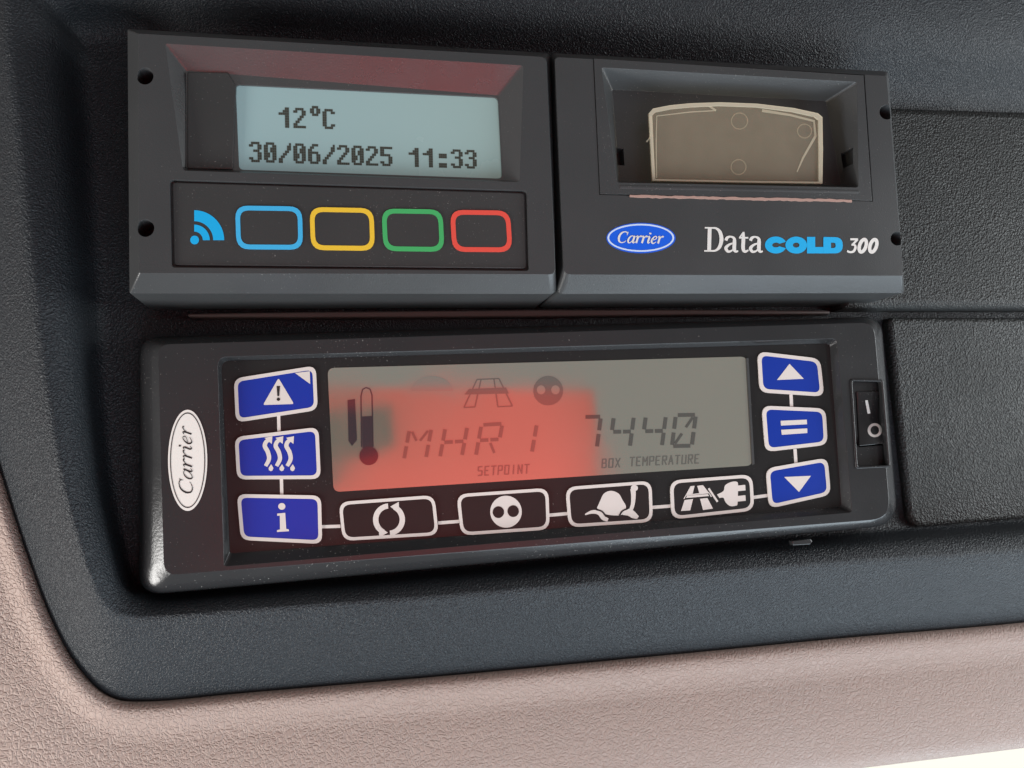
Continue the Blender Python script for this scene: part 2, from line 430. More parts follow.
BITS = {
 '0': ".####. ##..## ##.### ##.### ###.## ###.## ##..## .####.", '1': "...##. ..###. #####. ...##. ...##. ...##. ...##. ...##.",
 '2': ".####. ##..## ....## ...##. ..##.. .##... ##.... ######", '3': ".####. ##..## ....## ..###. ....## ....## ##..## .####.",
 '5': "######  ##.... ##.... #####. ....## ....## ##..## .####.", '6': "..###. .##... ##.... #####. ##..## ##..## ##..## .####.",
 'C': ".####. ##..## ##.... ##.... ##.... ##.... ##..## .####.", '/': ".....# ....## ....## ...##. ..##.. .##... ##.... ##....",
 ':': "...... ...... .####. .####. ...... ...... .####. .####.", 'o': "..###. .##.## .##.## ..###.",
}

# ================================================================== LARGE STRUCTURE
# sky seen below the trim
mb = MB(); mb.poly([Vector((-900, -900, -420)), Vector((1200, -900, -420)), Vector((1200, 60, -420)), Vector((-900, 60, -420))])
sky = mb.build('sky', M['sky'], sheetlike=True); tag(sky, kind='structure')

# control curves of the console (pixel, aligned point by point)
L0 = [(1700, 549), (1300, 592), (1024, 622), (850, 637), (700, 651.5), (450, 675), (250, 692), (150, 701), (108, 695), (75, 662), (50, 615), (28, 556),
      (5, 485), (-25, 380), (-45, 250), (-60, 100), (-70, -100), (0, -250), (400, -300), (1700, -300)]
L1 = [(1700, 477), (1300, 520), (1024, 549), (858, 560), (700, 573), (450, 595), (270, 608), (165, 616), (126, 615), (104, 602), (91, 575), (78, 535),
      (64, 483), (46, 379), (34, 280), (21, 150), (10, 10), (40, -70), (400, -70), (1700, -50)]
L2 = [(1700, 453), (1300, 494), (1024, 521), (890, 531), (700, 546), (450, 570), (270, 585), (175, 593), (146, 590), (132, 576), (124, 552), (116, 516),
      (108, 470), (100, 379), (95, 280), (88, 150), (84, 60), (110, 30), (400, 50), (1700, 178)]
NS = 8
def cv(L): return curve(L, [0] * len(L), NS)[0]
c0, c1, c2 = cv(L0), cv(L1), cv(L2)
def row(A, B, t, z):
    out = []
    for i, (a, b_) in enumerate(zip(A, B)):
        u_ = min(1, max(0, (i / NS - 6.5) / 5)); k = 0.68 + 0.32 * u_ * u_ * (3 - 2 * u_)     # the lower run of the rim is flatter
        out.append(P(a[0] * (1 - t) + b_[0] * t, a[1] * (1 - t) + b_[1] * t, z * k if z > 0 else z))
    return out
console = thing('overhead_console', 'black grained plastic console with a raised rounded rim around both cooling devices', 'console', (0, 0, 0))
mb = MB()
mb.loft([row(c0, c1, -0.01, -4), row(c0, c1, 0, 1.2), row(c0, c1, .04, 2.6), row(c0, c1, .45, 10.2), row(c0, c1, .80, 15.6), row(c0, c1, .93, 17.4), row(c0, c1, 1, 17.8),
         row(c1, c2, .07, 17.5), row(c1, c2, .28, 16.3), row(c1, c2, .50, 14.4), row(c1, c2, .66, 11.4), row(c1, c2, .77, 8.0), row(c1, c2, .86, 4.9), row(c1, c2, .95, 2.3), row(c1, c2, 1.04, .8), row(c1, c2, 1.13, 0.15), row(c1, c2, 1.22, 0)], closed=False)
mb.build('rim', M['console'], console, smooth=60)
mb = MB(); mb.poly(row(c1, c2, 1.20, -0.05)); mb.build('recess_floor', M['console'], console, sheetlike=True)
# slim rib between the device rows, red reflection put into its colour
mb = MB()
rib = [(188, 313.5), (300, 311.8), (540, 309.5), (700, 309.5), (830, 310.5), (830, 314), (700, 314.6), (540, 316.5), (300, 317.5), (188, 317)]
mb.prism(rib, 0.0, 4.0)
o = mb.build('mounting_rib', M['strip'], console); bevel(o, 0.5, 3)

# beige trim
def offs(c, d):
    out = []
    for i in range(len(c)):
        a = Vector(c[max(0, i - 1)]); b_ = Vector(c[min(len(c) - 1, i + 1)]); t = (b_ - a).normalized()
        n = Vector((t.y, -t.x)) * -1
        out.append((c[i][0] + n.x * d, c[i][1] + n.y * d))
    return out
# direction of travel: from right to left along the bottom -> outside is below
def outer(L): return cv(L)
LB = [(1700, 658), (1300, 712), (1024, 748), (860, 768.5), (700, 790), (450, 826), (250, 850), (120, 870), (0, 870), (-100, 850), (-160, 780), (-200, 700),
      (-240, 600), (-260, 450), (-280, 280), (-300, 100), (-320, -100), (-200, -400), (400, -480), (1700, -480)]
cb = outer(LB)
def orow(d, z):
    q = offs(c0, d); return [P(a[0], a[1], z) for a in q]
sgn = 1 if offs(c0, 10)[20][1] > c0[20][1] else -1
trim = None
mb = MB()
rim_in = offs(c0, sgn * 34)
def far(t, z): return [P(a[0] * (1 - t) + b_[0] * t, a[1] * (1 - t) + b_[1] * t, z) for a, b_ in zip(rim_in, cb)]
prof = curve([(0, 0.8), (3, 2.4), (9, 3.5), (17, 3.4), (25, 2.5), (34, 1.9)], [0] * 6, 4)[0]
loops = [orow(0, -3)] + [orow(sgn * (0.4 + d), z) for d, z in prof]
loops += [far(t, z) for t, z in curve([(0.06, 1.8), (.25, 2.2), (.5, 2.3), (.75, 1.7), (.92, 0.5), (1.0, -2.5)], [0] * 6, 5)[0]] + [far(1.0, -9)]
mb.loft(loops, closed=False)
o = mb.build('beige_trim', M['beige'], smooth=70)
tag(o, 'beige leather grained trim panel curving around the lower left of the black console', 'trim panel')

# blank covers to the right
def cover(px, rad, zt, zb, label, edge):
    t = thing('blank_cover', label, 'cover', tuple(P(*px[2], 0)), 'blank covers at the right of the console')
    mb = MB()
    y0, y1 = px[0][1], px[2][1]
    loops = []
    for dz, ins in ((None, 0), (edge, 0), (edge * .55, edge * .5), (edge * .2, edge * 1.6), (0, edge * 3.6)):
        q = rr(inset(px, ins), [max(1, r_ - ins * .5) for r_ in rad], 6)
        zf = [zt + (zb - zt) * (y - y0) / (y1 - y0) for x, y in q]
        a = [P(x, y, z) for (x, y), z in zip(q, zf)]
        loops.append([Vector((p.x, p.y, 0 if dz is None else p.z - dz)) for p in a])
    mb.loft(loops, True, True)
    mb.build('cover_panel', M['cover'], t, smooth=50)
    return t
cover([(845, 104.5), (1700, 132), (1700, 308), (845, 308)], [2, 2, 2, 2], 3.0, 6.8, 'upper black grained blank cover beside the printer module', 2.2)
cover([(889, 317), (1700, 321), (1700, 464), (910, 528)], [6, 2, 2, 14], 3.4, 2.4, 'lower black grained blank cover beside the rocker switch', 1.2)

# ================================================================== UPPER LEFT: DISPLAY MODULE
ZF, ZR = 26.0, 20.5
def module_body(t, face, rim, rf, cuts, bw=0.5):
    f_ = rr(face, rf); r_ = rr(rim, rf)
    a = [P(x, y, ZF) for x, y in f_]; c = [P(x, y, ZR) for x, y in r_]
    mb = MB(); mb.loft([[Vector((p.x, p.y, 1.0)) for p in c], c, a], True, True)
    o = mb.build('case', M['case'], t)
    bpy.context.view_layer.update()
    cut(o, cuts); bevel(o, bw)
    for p in o.data.polygons:
        if p.area > 5e-5: p.use_smooth = False
    return o

def hole(px, py, r_, t):
    c = straight_cutter(circ(px, py, r_, r_, 20), 16, 40, ZF)
    mb = MB(); q = [P(x, y, ZF) for x, y in circ(px, py, r_ - 0.6, r_ - 0.6, 16)]
    mb.loft([[Vector((p.x, p.y, 15.5)) for p in q], [Vector((p.x, p.y, 18.5)) for p in q]], True, True)
    mb.build('screw', M['deep'], t)
    return c

disp = thing('display_module', 'black recorder unit with a lit teal date and time display above four coloured key outlines', 'recorder', tuple(P(340, 270, 1)))
open_ = rr([(165, 43.5), (523.5, 65.5), (519.5, 182), (183, 170.5)], [3, 3, 3, 3])
floor_ = rr([(186, 70.5), (499, 95.5), (504, 180.5), (186, 168.5)], [2, 3, 3, 2])
kp = [(169.5, 179.5), (527, 190.5), (529, 271), (171.5, 267.5)]
lcd = rr([(235.5, 84.5), (498, 97.2), (502.2, 178.6), (239, 169.6)], 5)
cuts = [cutter(open_, ZF, floor_, 23.6), straight_cutter(lcd, 22.3, 30, 23.6), straight_cutter(rr(kp, 4), 24.6, 40, ZF), hole(145, 76, 8.5, disp), hole(145.5, 228, 8.8, disp)]
case = module_body(disp, [(138.5, 33.5), (546, 57), (555.5, 274.5), (139, 273.2)], [(127.5, 29), (551, 53), (556.5, 294), (129.5, 293.5)], [2, 7, 7, 2], cuts)
case.data.materials.append(M['bezel'])
q0, q1 = P(165, 66, ZF), P(524, 182, ZF); q2 = P(300, 43, ZF)
for pl in case.data.polygons:       # the sloping walls round the window are glossier than the case
    c_ = pl.center / S; x_, y_, z_ = c_.x + disp['base_mm'][0], c_.z + disp['base_mm'][1], -c_.y + disp['base_mm'][2]
    if 22.8 < z_ < ZF - 0.12 and q0.x - 2 < x_ < q1.x + 3 and q1.y < y_ < q2.y + 4: pl.material_index = 1
# raised blank block left of the screen
mb = MB()
bl = [(187, 71.5), (228, 72), (236, 84.5), (233, 169), (187, 168.5)]
mb.prism(bl, 22.0, 24.2); o = mb.build('window_block', M['plate'], disp); bevel(o, 0.3)
# screen
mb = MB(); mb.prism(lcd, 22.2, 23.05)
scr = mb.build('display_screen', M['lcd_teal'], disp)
mb = MB()
def bits(text, x0, y0, x1, y1, h0, h1, n):
    """dot rows: x0,y0 top left of first cell, x1,y1 top right of the last of n cells"""
    for i, ch in enumerate(text):
        if ch == ' ': continue
        rows = BITS[ch].split()
        lift = -1 if ch == 'o' else 0
        for rI, rw in enumerate(rows):
            for cI, d_ in enumerate(rw):
                if d_ != '#': continue
                def q(cc, rrow):
                    k = (i * 7 + cc) / (n * 7 - 1)
                    k = k * (1 + 0.035 * (1 - k))          # cells shrink slightly with distance
                    x = x0 + (x1 - x0) * k; y = y0 + (y1 - y0) * k; h = h0 + (h1 - h0) * k
                    return (x + rrow * 0.05, y + (rrow + lift) * h / 8)
                g = 0.02
                mb.sheet([q(cI + g, rI + g), q(cI + 1 - g, rI + g), q(cI + 1 - g, rI + 1 - g), q(cI + g, rI + 1 - g)], 23.1, True)
bits("30/06/2025 11:33", 248.8, 141.5, 476.5, 150.2, 20.6, 18.6, 16)
bits("  12oC          ", 248.8, 106.0, 476.5, 114.7, 20.8, 18.8, 16)
mb.build('display_text', M['lcd_dot'], scr, sheetlike=True)
# keypad
mb = MB(); ki = inset(kp, 2.2)
mb.prism(rr(ki, 4), 24.3, 25.4); pad = mb.build('keypad', M['plate'], disp); bevel(pad, 0.3)
ZK = 25.4
keys = [([(235, 205.5), (302, 206.5), (303, 249.5), (236.5, 249)], 'k_blue', 'light blue key outline'),
        ([(309.5, 207), (373.5, 208.2), (375, 250.6), (311, 249.8)], 'k_yellow', 'yellow key outline'),
        ([(381.5, 208.5), (442.5, 209.5), (444.5, 251.6), (383.5, 250.8)], 'k_green', 'green key outline'),
        ([(450, 209.8), (510, 210.6), (512.5, 252), (452.5, 251.6)], 'k_red', 'red key outline')]
for q, mt_, lab in keys:
    mb = MB(); mb.prism(rr(inset(q, 2.5), 9), ZK - 0.2, ZK + 0.18)
    k = mb.build('button', M['plate'], disp); bevel(k, 0.08); k['label'] = lab
    mb = MB(); mb.ring(rr(q, 13), rr(inset(q, 4.6), 9), ZK + 0.24, 0.2); mb.build('button_outline', M[mt_], k)
mb = MB()
mb.sheet(circ(194.6, 240, 4.4, 4.4, 20), ZK + 0.05)
for r0, r1 in ((8.6, 15.6), (19, 30)):
    mb.ring(circ(194.2, 240.2, r1, r1, 20, -90, 0), circ(194.2, 240.2, r0, r0, 20, -90, 0), ZK + 0.05) if False else \
        mb.loft([[P(x, y, ZK + .05) for x, y in circ(194.2, 240.2, r1, r1, 20, -90, 0)], [P(x, y, ZK + .05) for x, y in circ(194.2, 240.2, r0, r0, 20, -90, 0)]], closed=False)
mb.build('wave_symbol', M['cyan'], disp, sheetlike=True)

# ================================================================== UPPER RIGHT: PRINTER MODULE
prn = thing('printer_module', 'black printer unit with a yellowed see-through flap and white and cyan lettering', 'printer', tuple(P(730, 270, 1)))
hf = [(593, 57.5), (864.5, 74.5), (873, 201.5), (599.5, 194.8)]
cuts = [straight_cutter(hf, 12, 40, ZF), hole(887, 112, 7.5, prn), hole(897.5, 238.5, 7.0, prn)]
module_body(prn, [(555, 57), (886.5, 76), (903.5, 275.8), (564, 274.5)], [(550.5, 53), (888, 71.5), (904.5, 293), (557, 294)], [5, 3, 3, 7], cuts)
hfi = inset(hf, 0.9)
mb = MB(); mb.prism(hfi, 12.5, ZF + 0.15); fr = mb.build('hatch_frame', M['case'], prn)
op = rr([(601.5, 67.5), (857, 82), (858.5, 187.5), (617, 182.5)], 3); fl = rr([(612, 89.5), (826, 101), (841, 185.5), (619.5, 181.5)], 2)
cuts = [cutter(op, ZF + 0.15, fl, 18.5), straight_cutter([(618, 194.2), (857.5, 200.5), (860, 206), (617, 199.5)], 19, 40, ZF),
        straight_cutter([(616, 148), (623.5, 148.5), (624.5, 165.5), (617, 165)], 15, 22, 18.5), straight_cutter([(838, 155), (844, 155.5), (846, 172.5), (841, 172.5)], 15, 24, 18.5)]
bpy.context.view_layer.update(); cut(fr, cuts); bevel(fr, 0.38)
# rounded bar under the flap
mb = MB()
A, B = P(619, 187.5, 25.5), P(857, 192.5, 25.5)
lp = []
for e in (A, B): lp.append([Vector((e.x, e.y + 1.35 * math.cos(t), e.z - 0.6 + 1.35 * math.sin(t))) for t in [i * math.pi / 8 for i in range(16)]])
mb.loft(lp, True, True); mb.build('flap_hinge_bar', M['case'], prn, smooth=50)
# paper edge in the slot
mb = MB(); top = []; bot = []
for i in range(60):
    k = i / 59; x = 630 + (852 - 630) * k; y = 195.0 + (199.6 - 195.0) * k
    top.append((x, y + random.uniform(-.5, .4))); bot.append((x, y + 2.3 + random.uniform(-.5, .5)))
mb.prism(top + bot[::-1], 22, 26.25); mb.build('paper_edge', M['paper'], prn)
# flap
ZP = 23.6
FO = [(649, 113), (653, 108.5), (670, 105.2), (690, 103.2), (720, 102.2), (757, 103.6), (794, 108), (818, 113.2), (822.5, 117), (823, 150), (822.5, 183.5), (740, 182.4), (652.5, 180.6), (651, 150)]
FI = [(655, 117.5), (658.5, 114.6), (673, 111.6), (691, 109.8), (720, 108.2), (757, 109.6), (790, 114.2), (812, 119.0), (815.5, 122), (816, 150), (815.5, 180.3), (740, 179.4), (657.5, 177.6), (656, 150)]
mb = MB(); mb.prism(FO, ZP - 0.9, ZP); flap = mb.build('flap', M['flap'], prn); bevel(flap, 0.12)
flap['label'] = 'yellowed see-through flap'
mb = MB()
mb.ring([(p[0], p[1]) for p in FO], [(a[0] * .45 + c[0] * .55, a[1] * .45 + c[1] * .55) for a, c in zip(FO, FI)], ZP + 0.5, 0.45)
mb.build('flap_edge', M['flap_edge'], flap)
mb = MB()
mb.stroke([(656.5, 178), (656.2, 140), (656.8, 116), (690, 112), (716, 110.5)], 1.2, ZP + .06, False)
mb.stroke([(646.5, 142), (651, 134), (650.5, 116)], 1.4, ZP + .06)
mb.stroke([(762, 110.5), (790, 115), (814, 121), (815.5, 136), (803, 158), (797, 172)], [3, 2.2, 2.4, 2.6, 2, 1], ZP + .06, False)
mb.stroke([(716, 110.5), (709, 106)], 2.0, ZP + .06, False)
mb.build('flap_rib', M['flap_rib'], flap, sheetlike=True)
mb = MB()
for cx_, cy_, r_ in ((739.5, 121, 8.6), (804.5, 131, 7.5), (738.5, 167, 8)):
    mb.loft([[P(x, y, ZP + .05) for x, y in circ(cx_, cy_, r_, r_, 30)], [P(x, y, ZP + .05) for x, y in circ(cx_, cy_, r_ - 1.1, r_ - 1.1, 30)]])
mb.build('flap_mould_mark', M['flap_mark'], flap)
# badge and lettering
ZB = ZF + 0.06
mb = MB(); mb.prism(circ(641, 238, 34.6, 15.2, 48), ZF - .1, ZB); bdg = mb.build('badge', M['badge'], prn)
bdg['label'] = 'blue oval badge with white lettering'
mb = MB(); mb.loft([[P(x, y, ZB + .05) for x, y in circ(640.8, 237.8, 33.4, 14, 48)], [P(x, y, ZB + .05) for x, y in circ(640.8, 237.8, 31.6, 12.4, 48)]]); mb.build('badge_outline', M['badge_line'], bdg, sheetlike=True)
mb = MB(); letters(mb, 'Carrier', ITAL, (617.2, 242.6), (12.0, .25), (0, -11.2), ZB + .06, slant=.17, bold=1.15); mb.build('badge_lettering', M['white'], bdg, sheetlike=True)
mb = MB(); letters(mb, 'Data', SERIF, (704.2, 251.6), (24.6, .25), (0.6, -24.6), ZB, bold=1.0); mb.build('lettering', M['white'], prn, sheetlike=True)
mb = MB()
def band(A, B, z, closed=True): mb.loft([[P(x, y, z) for x, y in A], [P(x, y, z) for x, y in B]], closed=closed)
band(circ(775.8, 245, 10.8, 8.5, 30, 22, 338), circ(776, 245, 3.8, 2.4, 30, 32, 328), ZB, False)
band(circ(796.2, 245.1, 10.8, 8.5, 36), circ(796.2, 245.1, 3.3, 2.5, 36), ZB + .01)
mb.poly([P(x, y, ZB + .02) for x, y in ((807, 236.9), (815.2, 236.9), (815.2, 247), (824.2, 247), (824.2, 253.4), (807, 253.4))])
band(rr([(823.4, 237), (842.8, 237.2), (842.8, 253.4), (823.4, 253.4)], [1, 8, 8, 1]), rr([(831, 242.6), (835.6, 242.8), (835.6, 248), (831, 248)], [.3, 2, 2, .3]), ZB + .03)
mb.build('lettering', M['cyan'], prn, sheetlike=True)['label'] = 'cyan lettering'
mb = MB(); letters(mb, '300', NUM, (846.0, 253.0), (14.2, .1), (0.3, -14.8), ZB, slant=.24); mb.build('lettering', M['white'], prn, sheetlike=True)

# ================================================================== LOWER: CONTROLLER
ctl = thing('control_panel', 'black cab controller with six blue keys and a grey display mirroring a red shirt', 'controller', tuple(P(520, 560, 0)))
OUT = [(139.5, 337), (881, 316.5), (898, 525), (138.5, 596)]
FAC = [(158, 344.5), (874, 322.5), (890.5, 518.5), (164, 575.5)]
ZH = 14.0
fo = rr(OUT, [20, 18, 26, 26], 7); ff = rr(FAC, [12, 14, 20, 14], 7)
loops = [[Vector((p.x, p.y, 0)) for p in [P(x, y, 3) for x, y in fo]]]
for s_, z in ((0, 3), (0, 7.5), (.06, 9.8), (.16, 11.0), (.30, 11.8), (.65, 12.95), (1, ZH)):
    loops.append([P(a[0] * (1 - s_) + c[0] * s_, a[1] * (1 - s_) + c[1] * s_, z) for a, c in zip(fo, ff)])
mb = MB(); mb.loft(loops, True, True)
hs = mb.build('housing', M['housing'], ctl)
MO = [(217.5, 357), (836.5, 338.5), (852, 512.5), (224, 566.5)]; MF = [(221.5, 361), (829.5, 343.5), (841.5, 506.5), (230, 553.5)]
ZM = 11.2
RO = [(851.5, 380), (882.5, 380.5), (889.5, 466), (857, 467.5)]
cuts = [cutter(rr(MO, [10, 5, 3, 3]), ZH, rr(MF, [8, 4, 3, 3]), ZM), straight_cutter(rr(RO, 2.5), 6.5, 40, ZH)]
bpy.context.view_layer.update(); cut(hs, cuts); bevel(hs, 0.55, 3, 32); shade(hs, 40)
# little clip notch marks under the lower edge
mb = MB(); mb.prism([(792, 541), (811, 539), (812.5, 542), (810, 544.5), (793, 545.5)], 9.5, 11.4); o = mb.build('clip_tab', M['housing'], ctl); bevel(o, 0.2)
# foil
mb = MB(); mb.prism(rr(inset(MF, 0.4), [8, 4, 3, 3]), ZM - .3, ZM + .1); foil = mb.build('front_foil', M['foil'], ctl)
Z1 = ZM + .1
# display
LC = [(327.5, 368), (747, 356.5), (753, 465.5), (333.5, 492)]
mb = MB(); mb.prism(rr(LC, 7), Z1 - .1, Z1 + .12); ds = mb.build('display_screen', M['lcd_olive'], ctl)
ZL = Z1 + .17
def seg14(mb, ch, x, y, w, h, sl=6.0, t=3.4, shear=-0.0):
    """x,y = lower left of the cell (px)"""
    def q(u_, v_): return (x + u_ * w + v_ * sl, y - v_ * h + u_ * w * shear)
    segs = {'a': ((.1, 1), (.95, 1)), 'b': ((1, .94), (1, .56)), 'c': ((1, .44), (1, .04)), 'd': ((.08, 0), (.92, 0)), 'e': ((0, .44), (0, .04)), 'f': ((0, .94), (0, .56)),
            'g': ((.08, .5), (.46, .5)), 'G': ((.56, .5), (.94, .5)), 'h': ((.14, .92), (.42, .6)), 'j': ((.86, .92), (.58, .6)), 'k': ((.14, .08), (.42, .4)), 'm': ((.58, .4), (.86, .06))}
    sets = {'M': 'efbchj', 'H': 'efbcgG', 'R': 'abfegGm', '1': 'bc', '7': 'abc', '4': 'fgGbc', '0': 'abcdefjk'}
    for s_ in sets[ch]:
        a, c = segs[s_]; mb.stroke([q(*a), q(*c)], t * (.7 if s_ in 'hjkm' else 1), ZL, False)
mb = MB()
seg14(mb, 'M', 404, 459.5, 22, 30, 5.5, 3.6, -.06); seg14(mb, 'H', 440, 457.5, 22, 30, 5.5, 3.6, -.06); seg14(mb, 'R', 476, 456, 21, 31, 5.5, 3.6, -.06); seg14(mb, '1', 511, 454, 21, 29, 5, 3.6, -.06)
mb.build('display_digits', M['lcd_seg_soft'], ds, sheetlike=True)['label'] = 'left display characters'
mb = MB()
for ch, x in (('7', 580), ('4', 610), ('4', 642), ('0', 672)): seg14(mb, ch, x, 448 - (x - 580) * .02, 20 if ch != '7' else 17, 31, 4, 3.8, -.02)
mb.build('display_digits', M['lcd_seg'], ds, sheetlike=True)['label'] = 'right display digits'
mb = MB()
letters(mb, 'SETPOINT', SMALL, (477.5, 476.0), (8.1, -.38), (0.6, -9.6), ZL)
letters(mb, 'BOX', SMALL, (601.5, 468.2), (8.2, -.36), (.6, -9.4), ZL)
letters(mb, 'TEMPERATURE', SMALL, (629.5, 466.5), (7.9, -.34), (.6, -9.4), ZL)
mb.build('display_caption', M['lcd_seg_soft'], ds, sheetlike=True)
mb = MB()      # thermometer and level bar
mb.sheet([(347.5, 400), (355, 399), (357, 440), (352, 446), (348.5, 441)], ZL)
tube = [(361.5, 447), (361, 396), (362.5, 389.5), (366, 387.5), (370, 389), (372, 395), (373, 447)]
for i in range(len(tube) - 1): mb.stroke([tube[i], tube[i + 1]], 1.2, ZL, False)
mb.sheet([(362, 416.5), (372.2, 416), (372.8, 448), (362.4, 448.5)], ZL + .03)
mb.build('thermometer_icon', M['lcd_tube'], ds, sheetlike=True)
mb = MB(); mb.sheet(circ(368.8, 455.8, 9.4, 9.4, 26), ZL + .05); mb.build('thermometer_bulb', M['lcd_bulb'], ds, sheetlike=True)
mb = MB()      # road, face and dome icons
mb.sheet([(469, 389), (506, 387.5), (509, 393.5), (464.5, 394.5)], ZL + .03)
for a, c in (((477, 379.5), (499, 378.5)), ((477, 379.5), (464, 407.5)), ((499, 378.5), (512.5, 406)), ((464, 407.5), (475, 407)), ((498, 406.8), (512.5, 406)), ((475, 407), (481, 379.8)), ((498, 406.8), (494, 379))):
    mb.stroke([a, c], 1.2, ZL, False)
mb.sheet(circ(548.3, 390.6, 14.8, 14.8, 32), ZL)
ic = mb.build('display_icon', M['lcd_seg_soft'], ds, sheetlike=True)
for sx in (541.0, 555.4):
    mb = MB(); mb.sheet(circ(sx, 389.8, 4.3, 4.6, 20), ZL + .08); mb.build('display_icon', M['lcd_olive'], ds, sheetlike=True)
mb = MB(); mb.sheet(circ(432, 391, 21, 15, 24, 180, 360), ZL); mb.build('display_icon', M['lcd_faint'], ds, sheetlike=True)
# clear lip along the right end of the display
mb = MB(); mb.prism([(746.6, 358), (748.6, 358), (754.6, 464), (752.6, 465)], Z1, Z1 + .5); mb.build('display_lip', M['case'], ds)

def key(q, fillm, rad=9, outl=3.6, lab=None):
    mb = MB(); mb.prism(rr(inset(q, 2.0), rad - 2), Z1 - .1, Z1 + .35); k = mb.build('button', M[fillm], ctl); bevel(k, 0.12)
    if lab: k['label'] = lab
    mb = MB(); mb.ring(rr(q, rad), rr(inset(q, outl), rad - 2.6), Z1 + .40, .35); mb.build('button_outline', M['ink'], k)
    return k
ZI = Z1 + .39
def icon(k, mb, m_='ink'): return mb.build('icon', M[m_], k, sheetlike=True)
# left column
k = key([(233.8, 378.5), (315.8, 365.5), (317.8, 410), (235.8, 422.5)], 'blue', lab='blue key with a warning triangle')
mb = MB()
tri = rr([(278.5, 378), (294, 404), (263, 405)], 2.2)
ex_ = [(276.6, 386), (280.0, 386), (279.2, 396.2), (277.4, 396.2)]
mb.sheet(tri, ZI); mb.sheet([(295, 373.0), (309.8, 371.2), (310.2, 384)], ZI); icon(k, mb)
mb = MB(); mb.sheet(ex_, ZI + .05); mb.sheet(circ(278.4, 399.3, 1.7, 1.7, 14), ZI + .05); icon(k, mb, 'inkblack')
k = key([(234.6, 437), (318.5, 427), (320.8, 479), (237, 479.5)], 'blue', lab='blue key with three rising heat waves')
mb = MB()
for dx in (0, 10.9, 21.6):
    mb.stroke([(265.6 + dx, 466), (269 + dx, 459), (267.8 + dx, 452), (264.8 + dx, 446), (266.4 + dx, 441.5), (270 + dx, 439.5)], [3.6, 4.2, 4.4, 4.4, 4.0, 3.4], ZI)
    mb.sheet([(264.5 + dx, 437.8), (272.4 + dx, 436.2), (271.8 + dx, 444.0)], ZI)
    mb.sheet([(271.2 + dx, 464.2), (273.4 + dx, 468), (272.4 + dx, 470.6), (270.6 + dx, 471.2), (268.8 + dx, 470), (268.6 + dx, 467.8)], ZI)
icon(k, mb)
k = key([(236.8, 494), (321, 495.5), (322.2, 544), (240.8, 540)], 'blue', lab='blue key with the letter i')
mb = MB(); mb.sheet(circ(281.8, 506.4, 3.6, 3.4, 18), ZI)
mb.sheet([(277.2, 513.6), (285.2, 512.8), (286.2, 528.8), (288.8, 529.4), (289, 531.2), (277, 532), (277, 530.2), (280, 529.4), (279.8, 515.6), (277.2, 515.8)], ZI); icon(k, mb)
# right column
k = key([(757.5, 351.3), (820.3, 358.6), (824.3, 396.5), (760, 392.3)], 'blue', lab='blue key with an up arrow')
mb = MB(); mb.sheet([(789.5, 363.8), (803.8, 378.8), (777, 380)], ZI); icon(k, mb)
k = key([(762, 405.6), (825.6, 408.4), (827.8, 444.8), (765.6, 452)], 'blue', lab='blue key with an equals sign')
mb = MB(); mb.sheet([(780.6, 420.8), (806.8, 419.6), (807, 424.2), (781, 425.6)], ZI); mb.sheet([(781.2, 429.8), (807.2, 428.4), (807.4, 433), (781.8, 434.8)], ZI); icon(k, mb)
k = key([(766, 468.4), (827.6, 457.6), (831, 494.8), (769.4, 508.6)], 'blue', lab='blue key with a down arrow')
mb = MB(); mb.sheet([(784.2, 477), (811, 475.8), (799, 492)], ZI); icon(k, mb)
# bottom row
k = key([(338.6, 502), (434.5, 495), (438.8, 535.2), (342.6, 541)], 'black', 11, 3.2, 'black key with two arrows in a ring')
mb = MB()
for a0, a1 in ((-66, 86), (114, 266)):
    A0 = circ(389, 519.6, 16, 16.2, 22, a0, a1); A1 = circ(389, 519.6, 10.6, 11, 22, a0, a1)
    mb.loft([[P(x, y, ZI) for x, y in A0], [P(x, y, ZI) for x, y in A1]], closed=False)
mb.sheet([(390.2, 506.6), (398.8, 501.8), (399.2, 513.2)], ZI + .02); mb.sheet([(387.8, 532.6), (379.2, 537.4), (378.8, 526)], ZI + .02)
icon(k, mb)
k = key([(456.6, 494.2), (548.4, 487.8), (549.8, 529.6), (461, 535.6)], 'black', 11, 3.2, 'black key with a round two-hole symbol')
mb = MB(); mb.sheet(circ(506, 511.7, 15.8, 16, 34), ZI); icon(k, mb)
mb = MB(); mb.sheet(circ(498.4, 512.2, 5.7, 5.9, 22), ZI + .05); mb.sheet(circ(513.2, 511.2, 5.7, 5.9, 22), ZI + .05); icon(k, mb, 'black')
k = key([(565.6, 487), (651.6, 480.6), (653, 522), (568.8, 527.6)], 'black', 11, 3.2, 'black key with a snail symbol')
mb = MB()
mb.sheet(curve([(597, 508), (600.5, 500), (604, 493.5), (611, 490.8), (618.5, 493.5), (622.5, 500), (626, 507), (622.5, 514.5), (611, 515.2), (602, 513)], [0] * 10, 4)[0], ZI)
mb.stroke([(585, 514.6), (592, 512), (599, 512.8), (603.5, 518), (608, 520)], [1.2, 3.4, 4.4, 4.6, 3.4], ZI)
mb.stroke([(622.5, 513), (629, 512.4), (633.5, 515), (638, 517.6)], [3.8, 7.4, 6.8, 3.0], ZI)
mb.stroke([(629.5, 513), (632.6, 505), (633.4, 496), (633, 489)], [3.6, 3.8, 4.6, 5.4], ZI); mb.sheet(circ(634.4, 488, 3.6, 3.1, 16), ZI)
icon(k, mb)
mb = MB(); mb.stroke([(596, 509.5), (602, 511.5), (606, 516.5)], 1.6, ZI + .06); mb.stroke([(619.5, 515.5), (622.5, 511), (628, 508.5)], 1.6, ZI + .06); icon(k, mb, 'black')
